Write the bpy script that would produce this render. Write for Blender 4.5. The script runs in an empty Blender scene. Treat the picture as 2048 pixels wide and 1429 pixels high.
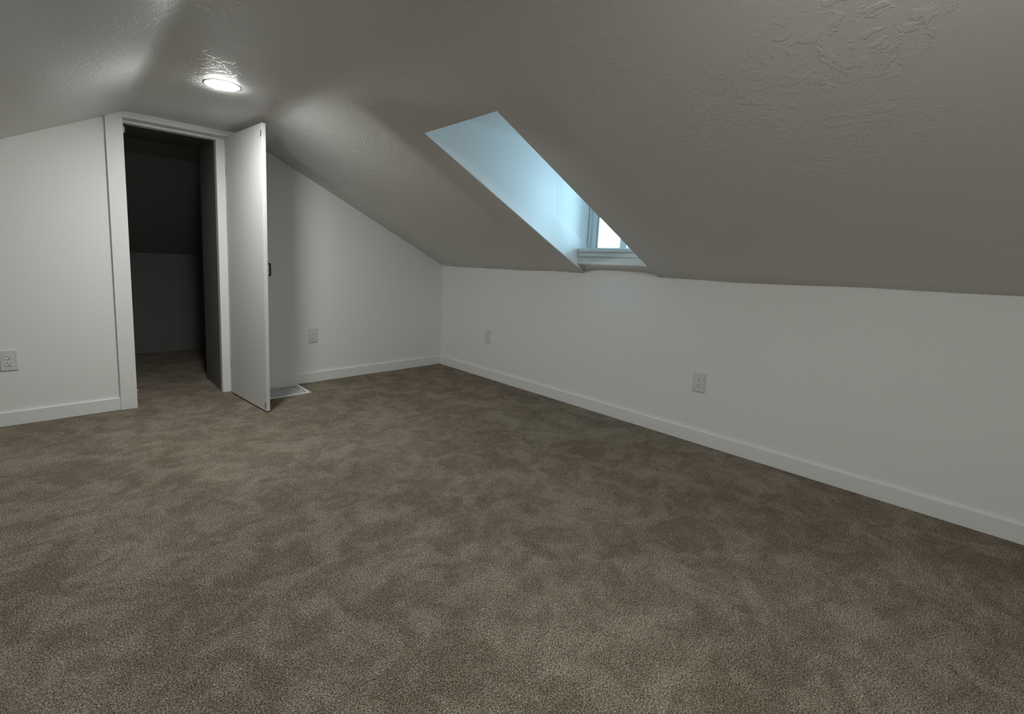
import bpy, bmesh, math, random
from mathutils import Vector, Matrix, noise

sc = bpy.context.scene
COL = sc.collection
random.seed(4)

# ---------------------------------------------------------------- measures (metres)
K = 1.0027            # knee wall height
H = 1.8797            # flat ceiling height
XB, XA = -1.8296, -2.4988   # breaks between flat strip and the slopes
XL = -4.2452          # left knee wall
YF = -4.75            # wall behind the camera
SL = (H - K) / (-XB)  # right slope (rise per metre)
SR = 0.5022           # left slope
BH = 0.082            # baseboard height
BT = 0.014
def zslope(x): return K - SL * x
# dormer opening
DX0 = -1.4305
def yA(x): return -1.690 + (x / DX0) * (0.0185)     # left cheek
def yB(x): return -2.2575 + (x / DX0) * (0.0525)    # right cheek
DZ = 1.816            # dormer ceiling
TX = -0.085           # apron face
# closet door opening
OX0, OX1, OZ = -2.507, -1.930, 1.836

# ---------------------------------------------------------------- mesh helpers
def link(name, bm, mat, parent=None, smooth=False, bevel=0.0, segs=2):
    bmesh.ops.remove_doubles(bm, verts=bm.verts, dist=1e-6)
    bmesh.ops.recalc_face_normals(bm, faces=bm.faces)
    me = bpy.data.meshes.new(name)
    bm.to_mesh(me); bm.free()
    mats = mat if isinstance(mat, (list, tuple)) else [mat]
    for m in mats: me.materials.append(m)
    if smooth:
        for p in me.polygons: p.use_smooth = True
    o = bpy.data.objects.new(name, me)
    COL.objects.link(o)
    if parent is not None: o.parent = parent
    if bevel > 0:
        b = o.modifiers.new('bevel', 'BEVEL'); b.width = bevel; b.segments = segs
        b.limit_method = 'ANGLE'; b.angle_limit = math.radians(40)
    return o

def box(bm, x0, x1, y0, y1, z0, z1):
    v = [bm.verts.new((x, y, z)) for z in (z0, z1) for y in (y0, y1) for x in (x0, x1)]
    for f in ((0,2,3,1),(4,5,7,6),(0,1,5,4),(2,6,7,3),(0,4,6,2),(1,3,7,5)):
        bm.faces.new([v[i] for i in f])
    return v

def prism(bm, pts, vec):
    a = [bm.verts.new(p) for p in pts]
    b = [bm.verts.new(Vector(p) + Vector(vec)) for p in pts]
    n = len(pts)
    bm.faces.new(a); bm.faces.new(b[::-1])
    for i in range(n):
        bm.faces.new([a[i], b[i], b[(i + 1) % n], a[(i + 1) % n]])

def lathe(bm, prof, n=64, center=(0, 0, 0)):
    rings = []
    for r, z in prof:
        if r < 1e-6:
            rings.append([bm.verts.new((center[0], center[1], center[2] + z))])
        else:
            rings.append([bm.verts.new((center[0] + r * math.cos(2*math.pi*i/n), center[1] + r * math.sin(2*math.pi*i/n), center[2] + z)) for i in range(n)])
    for a, b in zip(rings, rings[1:]):
        for i in range(n):
            j = (i + 1) % n
            if len(a) == 1: bm.faces.new([a[0], b[i], b[j]])
            elif len(b) == 1: bm.faces.new([a[i], a[j], b[0]])
            else: bm.faces.new([a[i], a[j], b[j], b[i]])

def nb(): return bmesh.new()
def bxo(name, mat, dims, parent=None, bevel=0.0):
    bm = nb(); box(bm, *dims); return link(name, bm, mat, parent, bevel=bevel)

def structure(o):
    o['kind'] = 'structure'; return o
def thing(name, label, cat, loc=(0, 0, 0), group=None):
    o = bpy.data.objects.new(name, None); COL.objects.link(o)
    o.empty_display_size = 0.05
    o.location = loc; o['label'] = label; o['category'] = cat
    if group: o['group'] = group
    return o
def tag(o, label, cat, group=None):
    o['label'] = label; o['category'] = cat
    if group: o['group'] = group
    return o

# ---------------------------------------------------------------- materials
def mat_base(name, color, rough=0.5, metallic=0.0, spec=0.5):
    m = bpy.data.materials.new(name); m.use_nodes = True
    nt = m.node_tree; b = nt.nodes['Principled BSDF']
    b.inputs['Base Color'].default_value = (*color, 1)
    b.inputs['Roughness'].default_value = rough
    b.inputs['Metallic'].default_value = metallic
    b.inputs['Specular IOR Level'].default_value = spec
    return m, nt, b

def N(nt, t, **kw):
    n = nt.nodes.new(t)
    for k, v in kw.items():
        if k in n.inputs: n.inputs[k].default_value = v
        else: setattr(n, k, v)
    return n

def paint(name, color, rough, orange=0.15, trowel=0.0, spec=0.4):
    m, nt, b = mat_base(name, color, rough, spec=spec)
    tc = N(nt, 'ShaderNodeTexCoord')
    fine = N(nt, 'ShaderNodeTexNoise'); fine.inputs['Scale'].default_value = 160; fine.inputs['Detail'].default_value = 3
    nt.links.new(tc.outputs['Object'], fine.inputs['Vector'])
    bp = N(nt, 'ShaderNodeBump'); bp.inputs['Strength'].default_value = orange; bp.inputs['Distance'].default_value = 0.0008
    nt.links.new(fine.outputs['Fac'], bp.inputs['Height'])
    last = bp
    if trowel > 0:
        # skip-trowel ridges: thin curved edges of flattened mud patches
        warp = N(nt, 'ShaderNodeTexNoise'); warp.inputs['Scale'].default_value = 7; warp.inputs['Detail'].default_value = 2
        nt.links.new(tc.outputs['Object'], warp.inputs['Vector'])
        mx = N(nt, 'ShaderNodeVectorMath', operation='MULTIPLY_ADD')
        mx.inputs[1].default_value = (0.12, 0.12, 0.12)
        nt.links.new(warp.outputs['Color'], mx.inputs[0]); nt.links.new(tc.outputs['Object'], mx.inputs[2])
        n1 = N(nt, 'ShaderNodeTexNoise'); n1.inputs['Scale'].default_value = 27; n1.inputs['Detail'].default_value = 5
        n1.inputs['Roughness'].default_value = 0.6
        nt.links.new(mx.outputs['Vector'], n1.inputs['Vector'])
        r1 = N(nt, 'ShaderNodeValToRGB')
        r1.color_ramp.elements[0].position = 0.52; r1.color_ramp.elements[1].position = 0.58
        nt.links.new(n1.outputs['Fac'], r1.inputs['Fac'])
        # patches where the ridges are strong
        n2 = N(nt, 'ShaderNodeTexNoise'); n2.inputs['Scale'].default_value = 3.2; n2.inputs['Detail'].default_value = 2
        nt.links.new(tc.outputs['Object'], n2.inputs['Vector'])
        r2 = N(nt, 'ShaderNodeValToRGB')
        r2.color_ramp.elements[0].position = 0.38; r2.color_ramp.elements[1].position = 0.62
        nt.links.new(n2.outputs['Fac'], r2.inputs['Fac'])
        mu = N(nt, 'ShaderNodeMath', operation='MULTIPLY')
        nt.links.new(r1.outputs['Color'], mu.inputs[0]); nt.links.new(r2.outputs['Color'], mu.inputs[1])
        b2 = N(nt, 'ShaderNodeBump'); b2.inputs['Strength'].default_value = trowel; b2.inputs['Distance'].default_value = 0.0017
        nt.links.new(mu.outputs[0], b2.inputs['Height']); nt.links.new(bp.outputs['Normal'], b2.inputs['Normal'])
        last = b2
    nt.links.new(last.outputs['Normal'], b.inputs['Normal'])
    return m

WALL = paint('wall_paint', (0.83, 0.83, 0.805), 0.55, 0.12)
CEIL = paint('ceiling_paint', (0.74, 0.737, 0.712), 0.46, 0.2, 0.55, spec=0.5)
DORMER = paint('dormer_paint', (0.90, 0.90, 0.89), 0.5, 0.1)
TRIM = paint('trim_paint', (0.82, 0.825, 0.81), 0.38, 0.04)
DOORP = paint('door_paint', (0.71, 0.71, 0.705), 0.36, 0.05)
CLOSET_DIM = paint('closet_dimmed', (0.17, 0.17, 0.165), 0.8, 0.1)  # dimness of the closet interior put into its colour; actual paint unknown
PLATE = mat_base('outlet_plastic', (0.68, 0.69, 0.68), 0.35)[0]
PLATE2 = mat_base('receptacle_plastic', (0.76, 0.77, 0.76), 0.4)[0]
DARK = mat_base('dark_hole', (0.02, 0.02, 0.02), 0.9)[0]
BLACK = mat_base('black_metal', (0.008, 0.008, 0.009), 0.45)[0]
STEEL = mat_base('screw_steel', (0.75, 0.75, 0.73), 0.28, 1.0)[0]
ZINC = mat_base('hinge_metal', (0.22, 0.22, 0.22), 0.4, 0.9)[0]
CATCH = mat_base('catch_plastic', (0.42, 0.42, 0.34), 0.5)[0]
REG = mat_base('register_enamel', (0.80, 0.81, 0.82), 0.35)[0]
DUCT = mat_base('duct_tin', (0.045, 0.047, 0.05), 0.6, 0.3)[0]
VINYL = mat_base('window_vinyl', (0.80, 0.81, 0.82), 0.35)[0]

def carpet():
    m, nt, b = mat_base('carpet', (0.2, 0.17, 0.14), 0.95, spec=0.12)
    L = nt.links.new
    tc = N(nt, 'ShaderNodeTexCoord')
    def noise_(scale, detail, rough=.5, dist=0.0, vec=None):
        n = N(nt, 'ShaderNodeTexNoise'); n.inputs['Scale'].default_value = scale; n.inputs['Detail'].default_value = detail
        n.inputs['Roughness'].default_value = rough; n.inputs['Distortion'].default_value = dist
        L(vec or tc.outputs['Object'], n.inputs['Vector']); return n.outputs['Fac']
    def rng(v, a, b_, c, d):
        r = N(nt, 'ShaderNodeMapRange'); r.interpolation_type = 'SMOOTHSTEP'
        for k, q in (('From Min', a), ('From Max', b_), ('To Min', c), ('To Max', d)): r.inputs[k].default_value = q
        L(v, r.inputs['Value']); return r.outputs['Result']
    def mth(op, x, y):
        n = N(nt, 'ShaderNodeMath', operation=op)
        for i, q in enumerate((x, y)):
            if isinstance(q, float): n.inputs[i].default_value = q
            else: L(q, n.inputs[i])
        return n.outputs[0]
    # twisted tufts
    f1 = noise_(250, 2.0, .6, 0.4)
    f2 = noise_(520, 1.0)
    fm = mth('ADD', mth('MULTIPLY', f1, .72), mth('MULTIPLY', f2, .28))
    ramp = N(nt, 'ShaderNodeValToRGB'); cr = ramp.color_ramp
    cr.elements[0].position = 0.34; cr.elements[0].color = (0.020, 0.015, 0.010, 1)
    cr.elements[1].position = 0.66; cr.elements[1].color = (0.55, 0.482, 0.395, 1)
    e = cr.elements.new(0.50); e.color = (0.200, 0.171, 0.136, 1)
    L(fm, ramp.inputs['Fac'])
    # brushed pile: patches where the nap lies the other way (scuffs, vacuum strokes)
    mp = N(nt, 'ShaderNodeMapping'); mp.inputs['Scale'].default_value = (1.0, 1.15, 1.0); mp.inputs['Rotation'].default_value = (0, 0, 0.75)
    L(tc.outputs['Object'], mp.inputs['Vector'])
    p1 = rng(noise_(6.0, 6.0, .66, 0.8, mp.outputs[0]), .39, .63, 0.0, 1.0)
    p2 = rng(noise_(1.9, 3.0, .55, 0.5), .34, .66, 0.0, 1.0)
    p3 = rng(noise_(17.0, 4.0, .65, 1.2, mp.outputs[0]), .42, .62, 0.0, 1.0)
    pv = mth('ADD', mth('ADD', mth('MULTIPLY', p1, .50), mth('MULTIPLY', p2, .28)), mth('MULTIPLY', p3, .22))
    tint = N(nt, 'ShaderNodeValToRGB'); tr = tint.color_ramp
    tr.elements[0].position = 0.12; tr.elements[0].color = (0.74, 0.695, 0.64, 1)
    tr.elements[1].position = 0.92; tr.elements[1].color = (1.25, 1.245, 1.22, 1)
    L(pv, tint.inputs['Fac'])
    mul = N(nt, 'ShaderNodeVectorMath', operation='MULTIPLY')
    L(ramp.outputs['Color'], mul.inputs[0]); L(tint.outputs['Color'], mul.inputs[1])
    L(mul.outputs['Vector'], b.inputs['Base Color'])
    bp = N(nt, 'ShaderNodeBump'); bp.inputs['Strength'].default_value = 0.7; bp.inputs['Distance'].default_value = 0.005
    L(fm, bp.inputs['Height'])
    L(bp.outputs['Normal'], b.inputs['Normal'])
    return m
CARPET = carpet()

def emitter(name, color, strength):
    m = bpy.data.materials.new(name); m.use_nodes = True
    nt = m.node_tree; nt.nodes.clear()
    e = nt.nodes.new('ShaderNodeEmission'); e.inputs['Color'].default_value = (*color, 1); e.inputs['Strength'].default_value = strength
    o = nt.nodes.new('ShaderNodeOutputMaterial'); nt.links.new(e.outputs[0], o.inputs['Surface'])
    return m
LEDC = (0.985, 1.0, 0.985)
LED = emitter('led_diffuser', LEDC, 325.0)
LED2 = emitter('led_diffuser_rear', LEDC, 325.0)

def glass():
    m = bpy.data.materials.new('window_glass'); m.use_nodes = True
    nt = m.node_tree; nt.nodes.clear()
    t = nt.nodes.new('ShaderNodeBsdfTransparent'); t.inputs['Color'].default_value = (0.94, 0.97, 0.97, 1)
    g = nt.nodes.new('ShaderNodeBsdfGlossy'); g.inputs['Roughness'].default_value = 0.02
    fr = nt.nodes.new('ShaderNodeFresnel'); fr.inputs['IOR'].default_value = 1.45
    mx = nt.nodes.new('ShaderNodeMixShader'); o = nt.nodes.new('ShaderNodeOutputMaterial')
    nt.links.new(fr.outputs[0], mx.inputs[0]); nt.links.new(t.outputs[0], mx.inputs[1]); nt.links.new(g.outputs[0], mx.inputs[2])
    nt.links.new(mx.outputs[0], o.inputs['Surface'])
    return m
GLASS = glass()

# ---------------------------------------------------------------- floor (carpet), with the duct hole of the register
RX0, RX1, RY0, RY1 = -1.772, -1.4625, -0.300, -0.027
bm = nb()
xs = [XL - .1, RX0 + .022, RX1 - .022, 0.1]; ys = [YF - .1, RY0 + .022, RY1 - .022, 0.0, 2.05]
vv = [[bm.verts.new((x, y, 0)) for y in ys] for x in xs]
for i in range(3):
    for j in range(4):
        if i == 1 and j == 1: continue
        bm.faces.new([vv[i][j], vv[i+1][j], vv[i+1][j+1], vv[i][j+1]])
structure(link('floor', bm, CARPET))

# ---------------------------------------------------------------- ceiling: slope, flat strip, slope, in one skin
def arc(p0, p1, p2, r, n=6):
    p0, p1, p2 = Vector(p0), Vector(p1), Vector(p2)
    a = p1 + (p0 - p1).normalized() * r; b = p1 + (p2 - p1).normalized() * r
    out = []
    for i in range(n + 1):
        t = i / n
        out.append((1-t)**2 * a + 2*t*(1-t) * p1 + t*t * b)
    return out
left = (XL, H - SR * (XA - XL)); KL = left[1]
prof = [Vector(left)]
prof += arc(left, (XA, H), (XB, H), 0.035)
prof += arc((XA, H), (XB, H), (0, K), 0.06)
n_before_hole = len(prof)
prof += [Vector((DX0, zslope(DX0)))]
for x in (-1.1, -0.75, -0.4, -0.085, 0.0): prof.append(Vector((x, zslope(x))))
ylist = []
y = 0.08
lines = [lambda x, y=y: y for y in (0.08, -0.25, -0.5, -0.8, -1.1, -1.4)] + [yA, yB] + [lambda x, y=y: y for y in (-2.5, -2.75, -3.0, -3.3, -3.6, -3.9, -4.2, YF - .08)]
bm = nb()
grid = []
for p in prof:
    row = []
    for f in lines:
        yy = f(p.x); z = p.y
        if p.x > -0.01:      # slightly uneven drywall line along the knee wall
            z += 0.0045 * math.sin(yy * 3.1 + 0.4) + 0.003 * math.sin(yy * 7.3)
            if abs(yy - yA(0)) < 1e-6 or abs(yy - yB(0)) < 1e-6: z = p.y
        row.append(bm.verts.new((p.x, yy, z)))
    grid.append(row)
iA = 6
for i in range(len(prof) - 1):
    for j in range(len(lines) - 1):
        if j == iA and i >= n_before_hole: continue
        bm.faces.new([grid[i][j], grid[i+1][j], grid[i+1][j+1], grid[i][j+1]])
o = structure(link('ceiling', bm, CEIL, smooth=True))
sd = o.modifiers.new('thickness', 'SOLIDIFY'); sd.thickness = 0.012; sd.offset = 0
# the room faces down: keep normals inward
for p in o.data.polygons: pass

# ---------------------------------------------------------------- walls
# back (gable) wall, with the closet doorway
def ceil_at(x):
    if x < XA: return H - SR * (XA - x)
    if x > XB: return zslope(x)
    return H
bm = nb()
T = 0.115; UP = 0.05
prism(bm, [(XL-.1, 0, -.02), (OX0, 0, -.02), (OX0, 0, ceil_at(OX0)+UP), (XA, 0, H+UP) if OX0 > XA else (OX0, 0, ceil_at(OX0)+UP+.001), (XL-.1, 0, KL+UP-.05)], (0, T, 0))
prism(bm, [(OX0, 0, OZ), (OX1, 0, OZ), (OX1, 0, H+UP), (OX0, 0, ceil_at(OX0)+UP)], (0, T, 0))
prism(bm, [(OX1, 0, -.02), (0.1, 0, -.02), (0.1, 0, K+UP-.05), (XB, 0, H+UP), (OX1, 0, H+UP)], (0, T, 0))
structure(link('wall_back', bm, WALL))
structure(bxo('wall_right', WALL, (0, 0.10, YF-.1, 0.0, -.02, K+.055)))
structure(bxo('wall_left', WALL, (XL-.10, XL, YF-.1, 0.0, -.02, KL+.05)))
bm = nb()
prism(bm, [(XL-.1, YF, -.02), (0.1, YF, -.02), (0.1, YF, K+UP-.05), (XB, YF, H+UP), (XA, YF, H+UP), (XL-.1, YF, KL+UP-.05)], (0, -.1, 0))
structure(link('wall_front', bm, WALL))

# ---------------------------------------------------------------- baseboards
def base(name, dims):
    structure(bxo(name, TRIM, dims, bevel=0.0025))
CX0 = -2.593
base('baseboard_back_left', (XL, CX0, -BT, 0, 0, BH))
base('baseboard_back_right', (OX1 + .086, 0, -BT, 0, 0, BH))
base('baseboard_right', (-BT, 0, YF, -BT, 0, BH))
base('baseboard_left', (XL, XL+BT, YF, -BT, 0, BH))
base('baseboard_front', (XL+BT, -BT, YF, YF+BT, 0, BH))

# ---------------------------------------------------------------- closet behind the gable wall
CW = 1.93
structure(bxo('wall_closet_back', CLOSET_DIM, (-2.70, -0.85, CW, CW+.08, -.02, 1.10)))
structure(bxo('wall_closet_left', CLOSET_DIM, (-2.70, -2.60, T, CW, -.02, 1.95)))
structure(bxo('wall_closet_right', CLOSET_DIM, (-1.985, -1.87, T, 0.572, -.02, 1.95), bevel=0.003))
structure(bxo('wall_closet_front', CLOSET_DIM, (OX1, -0.85, T-.03, T, -.02, 1.95)))
structure(bxo('wall_closet_end', CLOSET_DIM, (-0.95, -0.85, T, CW, -.02, 1.95)))
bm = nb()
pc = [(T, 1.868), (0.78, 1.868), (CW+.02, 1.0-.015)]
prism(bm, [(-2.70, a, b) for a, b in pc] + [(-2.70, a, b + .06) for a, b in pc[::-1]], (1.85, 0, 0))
structure(link('ceiling_closet', bm, CLOSET_DIM))
structure(bxo('baseboard_closet', CLOSET_DIM, (-2.60, -0.95, CW-BT, CW, 0, BH+.005), bevel=0.0025))

# ---------------------------------------------------------------- doorway trim
CT = 0.018
bm = nb()   # left casing, its top cut under the slope
prism(bm, [(CX0, -CT, 0), (OX0, -CT, 0), (OX0, -CT, ceil_at(OX0)-.002), (CX0, -CT, ceil_at(CX0)-.002)], (0, CT, 0))
structure(link('trim_1', bm, TRIM, bevel=0.0015))
structure(bxo('trim_2', TRIM, (OX0, OX1+.086, -CT, 0, OZ, H-.002), bevel=0.0015))
structure(bxo('trim_3', TRIM, (OX1, OX1+.086, -CT, 0, 0, OZ), bevel=0.0015))
structure(bxo('trim_4', TRIM, (-1.985, OX1, 0.060, T, 0, OZ), bevel=0.002))
bm = nb()
box(bm, OX0, -1.985, 0.058, T, OZ-.016, OZ)
structure(link('trim_5', bm, TRIM, bevel=0.002))

# ---------------------------------------------------------------- closet door, standing open
HX, HY = -1.940, -0.004                 # hinge edge, inner face
FX, FY = -1.8784, -0.5875               # free edge, inner face
dv = Vector((FX - HX, FY - HY, 0)); DW = dv.length
ang = math.atan2(dv.y, dv.x)
DT, DB, DTOP = 0.0245, 0.010, 1.838
# local frame: +x along the width from the hinge, +y towards the room side (handle side), z up
bm = nb(); box(bm, 0, DW, 0, DT, 0, DTOP - DB)
door = link('door_1', bm, DOORP, bevel=0.0015)
door.location = (HX, HY, DB); door.rotation_euler = (0, 0, ang)
structure(door)
door['label'] = 'white flat slab closet door standing open into the room'
door['category'] = 'door'
# handle: square bow pull on the room side
hz0, hz1 = 0.901 - DB, 0.983 - DB; hx = DW - 0.034; t = 0.0085
bm = nb()
box(bm, hx - t/2, hx + t/2, DT, DT + .033, hz0, hz0 + t)
box(bm, hx - t/2, hx + t/2, DT, DT + .033, hz1 - t, hz1)
box(bm, hx - t/2, hx + t/2, DT + .033 - t, DT + .033, hz0 + t, hz1 - t)
h = link('door_handle', bm, BLACK, door, bevel=0.0012); h['label'] = 'black square bow pull'
for z in (hz0 + t/2, hz1 - t/2):
    bm = nb(); lathe(bm, [(0.0, .0022), (.0022, .0019), (.0038, .0008), (.0042, 0)], 20)
    s = link('screw', bm, STEEL, door, smooth=True); s.location = (hx, 0, z); s.rotation_euler = (math.pi/2, 0, 0)
for z in (DTOP - DB - .062, .038):
    bm = nb()
    box(bm, DW - .016, DW - .006, -.002, 0, z - .019, z + .019)
    lathe(bm, [(0, .0012), (.0025, .0008), (.003, 0)], 14, (0, 0, 0))
    c = link('catch_plate', bm, ZINC, door); c['label'] = 'small dark metal strike plate'
for z in (0.22, 1.60):
    bm = nb()
    lathe(bm, [(0, -.036), (.0055, -.036), (.0055, .036), (0, .036)], 20, (-.006, .008, z))
    box(bm, -.006, .0, .0, .014, z - .034, z + .034)
    link('hinge', bm, ZINC, door, smooth=False)

# ---------------------------------------------------------------- magnetic catches on the left jamb
for z, lab in ((1.775, 'small pale magnetic catch at the top of the closet doorway, left jamb'),
               (0.085, 'small pale magnetic catch low on the left jamb by the carpet')):
    t_ = thing('magnetic_catch', lab, 'door catch', (OX0, 0.052, z), 'catches on the closet jamb')
    bm = nb(); box(bm, 0, .014, -.012, .012, -.019, .019); link('housing', bm, CATCH, t_, bevel=.002)
    bm = nb(); box(bm, .003, .011, -.016, -.012, -.013, .013); link('magnet', bm, ZINC, t_, bevel=.0006)

# ---------------------------------------------------------------- dormer
WX = 0.015            # room side of the window frame
bm = nb()
def cheek(bm, yf, sgn, out=.04):
    # cheek skin following the slope edge, thickened away from the opening; the dormer side
    # panel beside the window lies a little deeper than the rafter below it
    P = [(DX0, zslope(DX0)), (0.0, K), (0.0, 1.03), (0.12, 1.03), (0.12, DZ + .01), (DX0, DZ + .01)]
    d = .020
    px0, pz0, px1, pz1 = -0.381, 1.386, 0.02, 1.196
    # the panel turns slightly towards the window: deepest at its room-side edge
    def pd(x): return .016 - .013 * max(0.0, min(1.0, (x - px0) / (.12 - px0)))
    prism(bm, [(x, yf(x) + sgn * d, z) for x, z in P], (0, sgn * out, 0))
    prism(bm, [(x, yf(x) + sgn * pd(x), z) for x, z in ((px0-.02, pz0-.06), (.12, pz1-.12), (.12, DZ+.01), (px0-.02, DZ+.01))], (0, sgn * .02, 0))
    Q = [(DX0, zslope(DX0)), (0.0, K), (0.02, 1.03), (px1, pz1), (px0, pz0), (px0, DZ + .01), (DX0, DZ + .01)]
    prism(bm, [(x, yf(x), z) for x, z in Q], (0, sgn * d, 0))
cheek(bm, yA, 1)
structure(link('wall_dormer_left', bm, DORMER, bevel=.0022))
bm = nb(); cheek(bm, yB, -1)
structure(link('wall_dormer_right', bm, DORMER, bevel=.0022))
bm = nb()
prism(bm, [(DX0, yA(DX0)+.02, DZ), (0.12, yA(.12)+.02, DZ), (0.12, yB(.12)-.02, DZ), (DX0, yB(DX0)-.02, DZ)], (0, 0, .05))
hd = -.04
prism(bm, [(DX0, yA(DX0), zslope(DX0)), (DX0, yA(DX0), DZ+.02), (DX0+hd, yA(DX0), DZ+.02), (DX0+hd, yA(DX0), zslope(DX0+hd))], (0, yB(DX0)-yA(DX0), 0))
structure(link('ceiling_dormer', bm, DORMER))
# sloped strip between the apron and the knee wall
bm = nb()
n = 10; top = []; bot = []
for i in range(n + 1):
    u = i / n
    ya = yA(TX) + (yB(TX) - yA(TX)) * u
    yb = yA(0) + (yB(0) - yA(0)) * u
    zb = 1.028 - 0.016 * abs(2*u - 1) ** 4
    top.append(bm.verts.new((TX, ya, 1.066))); bot.append(bm.verts.new((0.0, yb, zb)))
for i in range(n): bm.faces.new([top[i], top[i+1], bot[i+1], bot[i]])
o = structure(link('trim_6', bm, CEIL, smooth=True))
sd = o.modifiers.new('thickness', 'SOLIDIFY'); sd.thickness = .004; sd.offset = 0

# ---------------------------------------------------------------- window
ZS = 1.173
def yl(x): return yA(x)
WY0, WY1 = yB(0.0) , yA(0.0)       # right, left limits
ZW0, ZW1 = ZS - .064, DZ
fw = .022
win = bpy.data.objects.new('window_1', None); COL.objects.link(win); structure(win)
win.location = (0, (WY0 + WY1) / 2, ZS); win.empty_display_size = .05
win['label'] = 'small white dormer window with bright sky behind'; win['category'] = 'window'
def wpart(name, bm, mat, parent=None, bevel=.002):
    for v in bm.verts: v.co -= win.location
    return link(name, bm, mat, parent or win, bevel=bevel)
def ring(bm, x0, x1, ya, yb, za, zb, w):
    box(bm, x0, x1, ya, ya + w, za, zb); box(bm, x0, x1, yb - w, yb, za, zb)
    box(bm, x0, x1, ya + w, yb - w, za, za + w); box(bm, x0, x1, ya + w, yb - w, zb - w, zb)
bm = nb(); ring(bm, WX, WX + .09, WY0, WY1, ZW0, ZW1, fw); wpart('window_frame', bm, VINYL)
ym = -1.963                                        # meeting stile
# left sash (near side), right sash behind it
def sash(y0, y1, x0):
    bm = nb()
    ring(bm, x0, x0 + .026, y0, y1, ZW0 + fw, ZW1 - fw, .046)
    ring(bm, x0 + .006, x0 + .02, y0 + .046, y1 - .046, ZW0 + fw + .046, ZW1 - fw - .046, .008)
    s = wpart('sash', bm, VINYL)
    bm = nb(); box(bm, x0 + .010, x0 + .014, y0 + .05, y1 - .05, ZW0 + fw + .05, ZW1 - fw - .05)
    wpart('pane', bm, GLASS, s, bevel=0)
    return s
sash(ym - .035, WY1 - fw, WX + .012)
sash(WY0 + fw, ym + .02, WX + .046)
bm = nb()
prism(bm, [(-.097, yA(-.097)-.0005, 1.147), (WX, yA(WX), 1.147), (WX, yB(WX), 1.147), (-.097, yB(-.097)+.0005, 1.147)], (0, 0, .026))
wpart('window_stool', bm, TRIM, bevel=.004)
bm = nb()
prism(bm, [(-.091, yA(-.09)-.0005, 1.115), (0, yA(0), 1.115), (0, yB(0), 1.115), (-.091, yB(-.09)+.0005, 1.115)], (0, 0, .032))
wpart('stool_moulding', bm, TRIM, bevel=.003)
bm = nb()
prism(bm, [(TX, yA(TX)-.0005, 1.0645), (0, yA(0), 1.0645), (0, yB(0), 1.0645), (TX, yB(TX)+.0005, 1.0645)], (0, 0, .0505))
wpart('apron', bm, TRIM, bevel=.002)

# ---------------------------------------------------------------- recessed lights
def downlight(x, y, label, led):
    t_ = thing('recessed_light', label, 'ceiling light', (x, y, H - .006), 'recessed ceiling lights')
    bm = nb(); lathe(bm, [(.072, .001), (.0732, -.0012), (.080, -.0014), (.087, -.0002), (.088, 0.001)], 72)
    link('trim_ring', bm, TRIM, t_, smooth=True)
    bm = nb(); lathe(bm, [(0, -.0048), (.045, -.0045), (.062, -.0038), (.069, -.0030), (.0720, -.0018), (.0725, .001)], 72)
    link('diffuser', bm, led, t_, smooth=True)
    return t_
downlight(-2.185, -0.985, 'round white recessed light glowing in the flat ceiling near the closet', LED)
downlight(-2.165, -3.60, 'round white recessed light in the flat ceiling nearer the viewer, out of frame', LED2)

# ---------------------------------------------------------------- power outlets
def rrect(bm, w, h, r, y0, y1, n=5, flat=0.0):
    pts = []
    for cx, cz, a0 in ((w/2-r, h/2-r, 0), (-w/2+r, h/2-r, 90), (-w/2+r, -h/2+r, 180), (w/2-r, -h/2+r, 270)):
        for i in range(n + 1):
            a = math.radians(a0 + 90 * i / n); pts.append((cx + r*math.cos(a), y0, cz + r*math.sin(a)))
    prism(bm, pts, (0, y1 - y0, 0))
def make_outlet():
    # faces -y; back on y = 0
    t_ = thing('power_outlet', '', 'power outlet')
    bm = nb(); PW, PH = .0775, .1235
    a = [bm.verts.new((sx*PW/2, 0, sz*PH/2)) for sx, sz in ((-1,-1),(1,-1),(1,1),(-1,1))]
    b = [bm.verts.new((sx*(PW/2), -.002, sz*(PH/2))) for sx, sz in ((-1,-1),(1,-1),(1,1),(-1,1))]
    c = [bm.verts.new((sx*(PW/2-.006), -.0068, sz*(PH/2-.006))) for sx, sz in ((-1,-1),(1,-1),(1,1),(-1,1))]
    for p, q in ((a, b), (b, c)):
        for i in range(4): bm.faces.new([p[i], p[(i+1)%4], q[(i+1)%4], q[i]])
    bm.faces.new(c); bm.faces.new(a[::-1])
    link('cover_plate', bm, PLATE, t_, bevel=.0008)
    bm = nb(); lathe(bm, [(0, .0012), (.0022, .0009), (.0032, 0)], 20)
    s = link('screw', bm, PLATE2, t_, smooth=True); s.location = (0, -.0068, 0); s.rotation_euler = (math.pi/2, 0, 0)
    for zc in (.0195, -.0195):
        bm = nb(); rrect(bm, .034, .0285, .011, -.0066, -.0090)
        r = link('receptacle', bm, PLATE2, t_, bevel=.0008); r.location = (0, 0, zc)
        for xx, hh in ((-.0064, .0085), (.0064, .0072)):
            bm = nb(); box(bm, xx-.0013, xx+.0013, -.0093, -.0088, .0045-hh/2, .0045+hh/2); link('slot', bm, DARK, r)
        bm = nb()
        prism(bm, [(.0031*math.cos(a_), -.0088, -.0078 + .0031*math.sin(a_)) for a_ in [math.radians(18*i) for i in range(20)]], (0, -.0005, 0))
        link('ground_hole', bm, DARK, r)
    return t_
def dup(root):
    r = root.copy(); COL.objects.link(r)
    for ch in list(root.children):
        c = ch.copy(); COL.objects.link(c); c.parent = r
        for g in ch.children:
            d = g.copy(); COL.objects.link(d); d.parent = c
    return r
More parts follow.
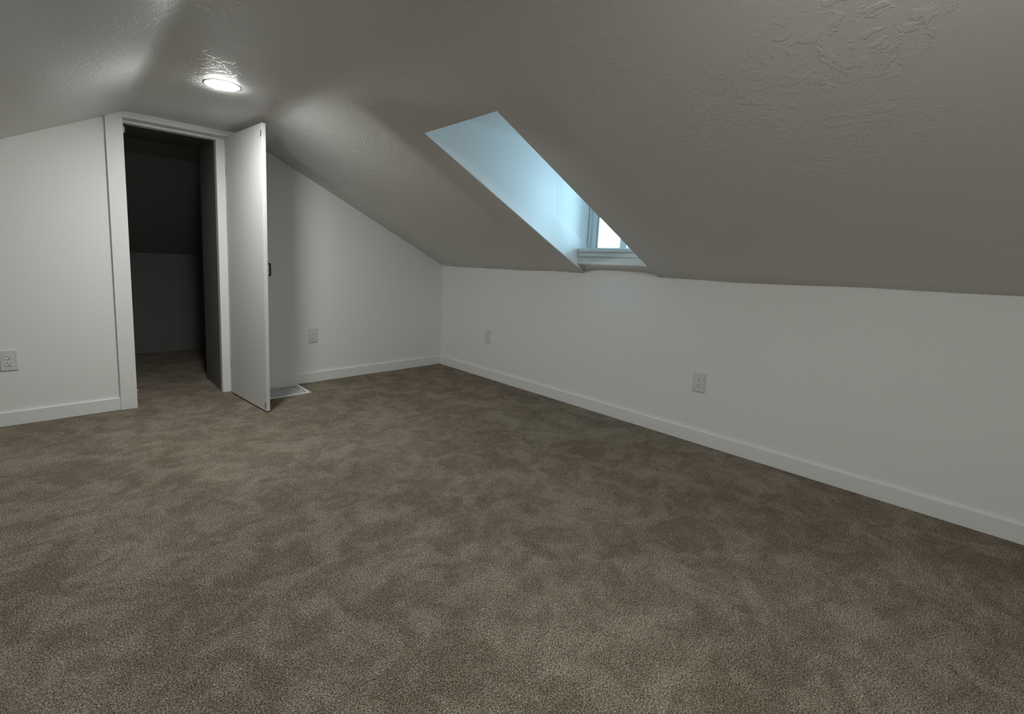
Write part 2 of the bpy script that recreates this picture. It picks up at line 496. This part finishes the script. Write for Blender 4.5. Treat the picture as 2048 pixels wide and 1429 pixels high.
spots = [
    ((-3.0815, 0, .3815), 0, 'pale duplex wall outlet left of the closet doorway'),
    ((-1.327, 0, .3925), 0, 'pale duplex wall outlet on the end wall, right of the open closet door'),
    ((0, -0.697, .3835), -math.pi/2, 'pale duplex wall outlet on the long low wall nearest the far corner'),
    ((0, -2.578, .3775), -math.pi/2, 'pale duplex wall outlet on the long low wall, to the right of the dormer window'),
]
src = make_outlet()
for i, (loc, rz, lab) in enumerate(spots):
    o = src if i == 0 else dup(src)
    o.location = loc; o.rotation_euler = (0, 0, rz); o['label'] = lab; o['group'] = 'duplex wall outlets'

# ---------------------------------------------------------------- floor register
t_ = thing('floor_register', 'white metal floor register with rows of slots behind the open door', 'floor vent', ((RX0+RX1)/2, (RY0+RY1)/2, 0))
rw, rh = RX1 - RX0, RY1 - RY0
fl = .026
bm = nb()
for x0, x1, y0, y1 in ((-rw/2, rw/2, -rh/2, -rh/2+fl), (-rw/2, rw/2, rh/2-fl, rh/2), (-rw/2, -rw/2+fl, -rh/2+fl, rh/2-fl), (rw/2-fl, rw/2, -rh/2+fl, rh/2-fl)):
    box(bm, x0, x1, y0, y1, 0.0, .0045)
link('flange', bm, REG, t_, bevel=0)
bm = nb()
gx0, gx1, gy0, gy1 = -rw/2+fl, rw/2-fl, -rh/2+fl, rh/2-fl
nc, nr = 12, 6
for i in range(1, nc):
    x = gx0 + (gx1-gx0)*i/nc; box(bm, x-.0042, x+.0042, gy0, gy1, .0005, .0042)
for j in range(1, nr):
    y = gy0 + (gy1-gy0)*j/nr; box(bm, gx0, gx1, y-.003, y+.003, -.0025, .0030)
link('grille', bm, REG, t_)
bm = nb()
a = [(gx0-.004, gy0-.004), (gx1+.004, gy0-.004), (gx1+.004, gy1+.004), (gx0-.004, gy1+.004)]
for i in range(4):
    p, q = a[i], a[(i+1)%4]
    bm.faces.new([bm.verts.new((p[0], p[1], 0)), bm.verts.new((q[0], q[1], 0)), bm.verts.new((q[0], q[1], -.22)), bm.verts.new((p[0], p[1], -.22))])
bm.faces.new([bm.verts.new((p[0], p[1], -.22)) for p in a])
link('duct', bm, DUCT, t_)

# ---------------------------------------------------------------- daylight
w = bpy.data.worlds.new('sky'); sc.world = w; w.use_nodes = True
nt = w.node_tree; bg = nt.nodes['Background']
# hazy bright day: white-blue haze at the horizon, bluer dimmer zenith, pale ground below
tc = nt.nodes.new('ShaderNodeTexCoord'); sp = nt.nodes.new('ShaderNodeSeparateXYZ')
nt.links.new(tc.outputs['Generated'], sp.inputs[0])
rp = nt.nodes.new('ShaderNodeValToRGB'); rp.color_ramp.interpolation = 'LINEAR'
mr = nt.nodes.new('ShaderNodeMapRange'); mr.inputs['From Min'].default_value = -1; mr.inputs['From Max'].default_value = 1
nt.links.new(sp.outputs['Z'], mr.inputs['Value']); nt.links.new(mr.outputs['Result'], rp.inputs['Fac'])
SKYC = (0.50, 0.80, 1.0)
def sky_stop(e, v): e.color = (SKYC[0]*v, SKYC[1]*v, SKYC[2]*v, 1)
e = rp.color_ramp.elements
e[0].position = 0.0; sky_stop(e[0], .55)
e[1].position = 1.0; sky_stop(e[1], .7)
q = e.new(0.495); sky_stop(q, .75)
q = e.new(0.505); sky_stop(q, 1.0)
q = e.new(0.80); sky_stop(q, .8)
nt.links.new(rp.outputs['Color'], bg.inputs['Color'])
bg.inputs['Strength'].default_value = 15.5
pl = bpy.data.lights.new('window_portal', 'AREA'); pl.shape = 'RECTANGLE'; pl.size = .62; pl.size_y = .52
pl.cycles.is_portal = True
po = bpy.data.objects.new('window_portal', pl); COL.objects.link(po)
po.location = (WX + .10, (WY0 + WY1)/2, (ZW0 + ZW1)/2); po.rotation_euler = (0, math.radians(90), 0)

# ---------------------------------------------------------------- camera
C = Vector((-2.8378, -3.6952, 1.0448)); yaw, pitch, roll = 0.7408, -0.1255, 0.0416
f = Vector((math.sin(yaw)*math.cos(pitch), math.cos(yaw)*math.cos(pitch), math.sin(pitch)))
r = Vector((math.cos(yaw), -math.sin(yaw), 0)); u = r.cross(f)
c_, s_ = math.cos(roll), math.sin(roll)
R_, U_ = c_*r + s_*u, -s_*r + c_*u
cd = bpy.data.cameras.new('camera'); cam = bpy.data.objects.new('camera', cd); COL.objects.link(cam)
cam.matrix_world = Matrix(((R_.x, U_.x, -f.x, C.x), (R_.y, U_.y, -f.y, C.y), (R_.z, U_.z, -f.z, C.z), (0, 0, 0, 1)))
cd.sensor_width = 36; cd.sensor_fit = 'HORIZONTAL'; cd.lens = 922.4 / 2048 * 36
cd.shift_x = (1024 - 961.66) / 2048; cd.shift_y = (641.65 - 714.5) / 2048
cd.clip_start = 0.02
sc.camera = cam

vs = sc.view_settings
sc.display_settings.display_device = 'sRGB'
vs.view_transform = 'Standard'; vs.look = 'None'; vs.gamma = 1.0; vs.use_curve_mapping = False
vs.exposure = 0.0
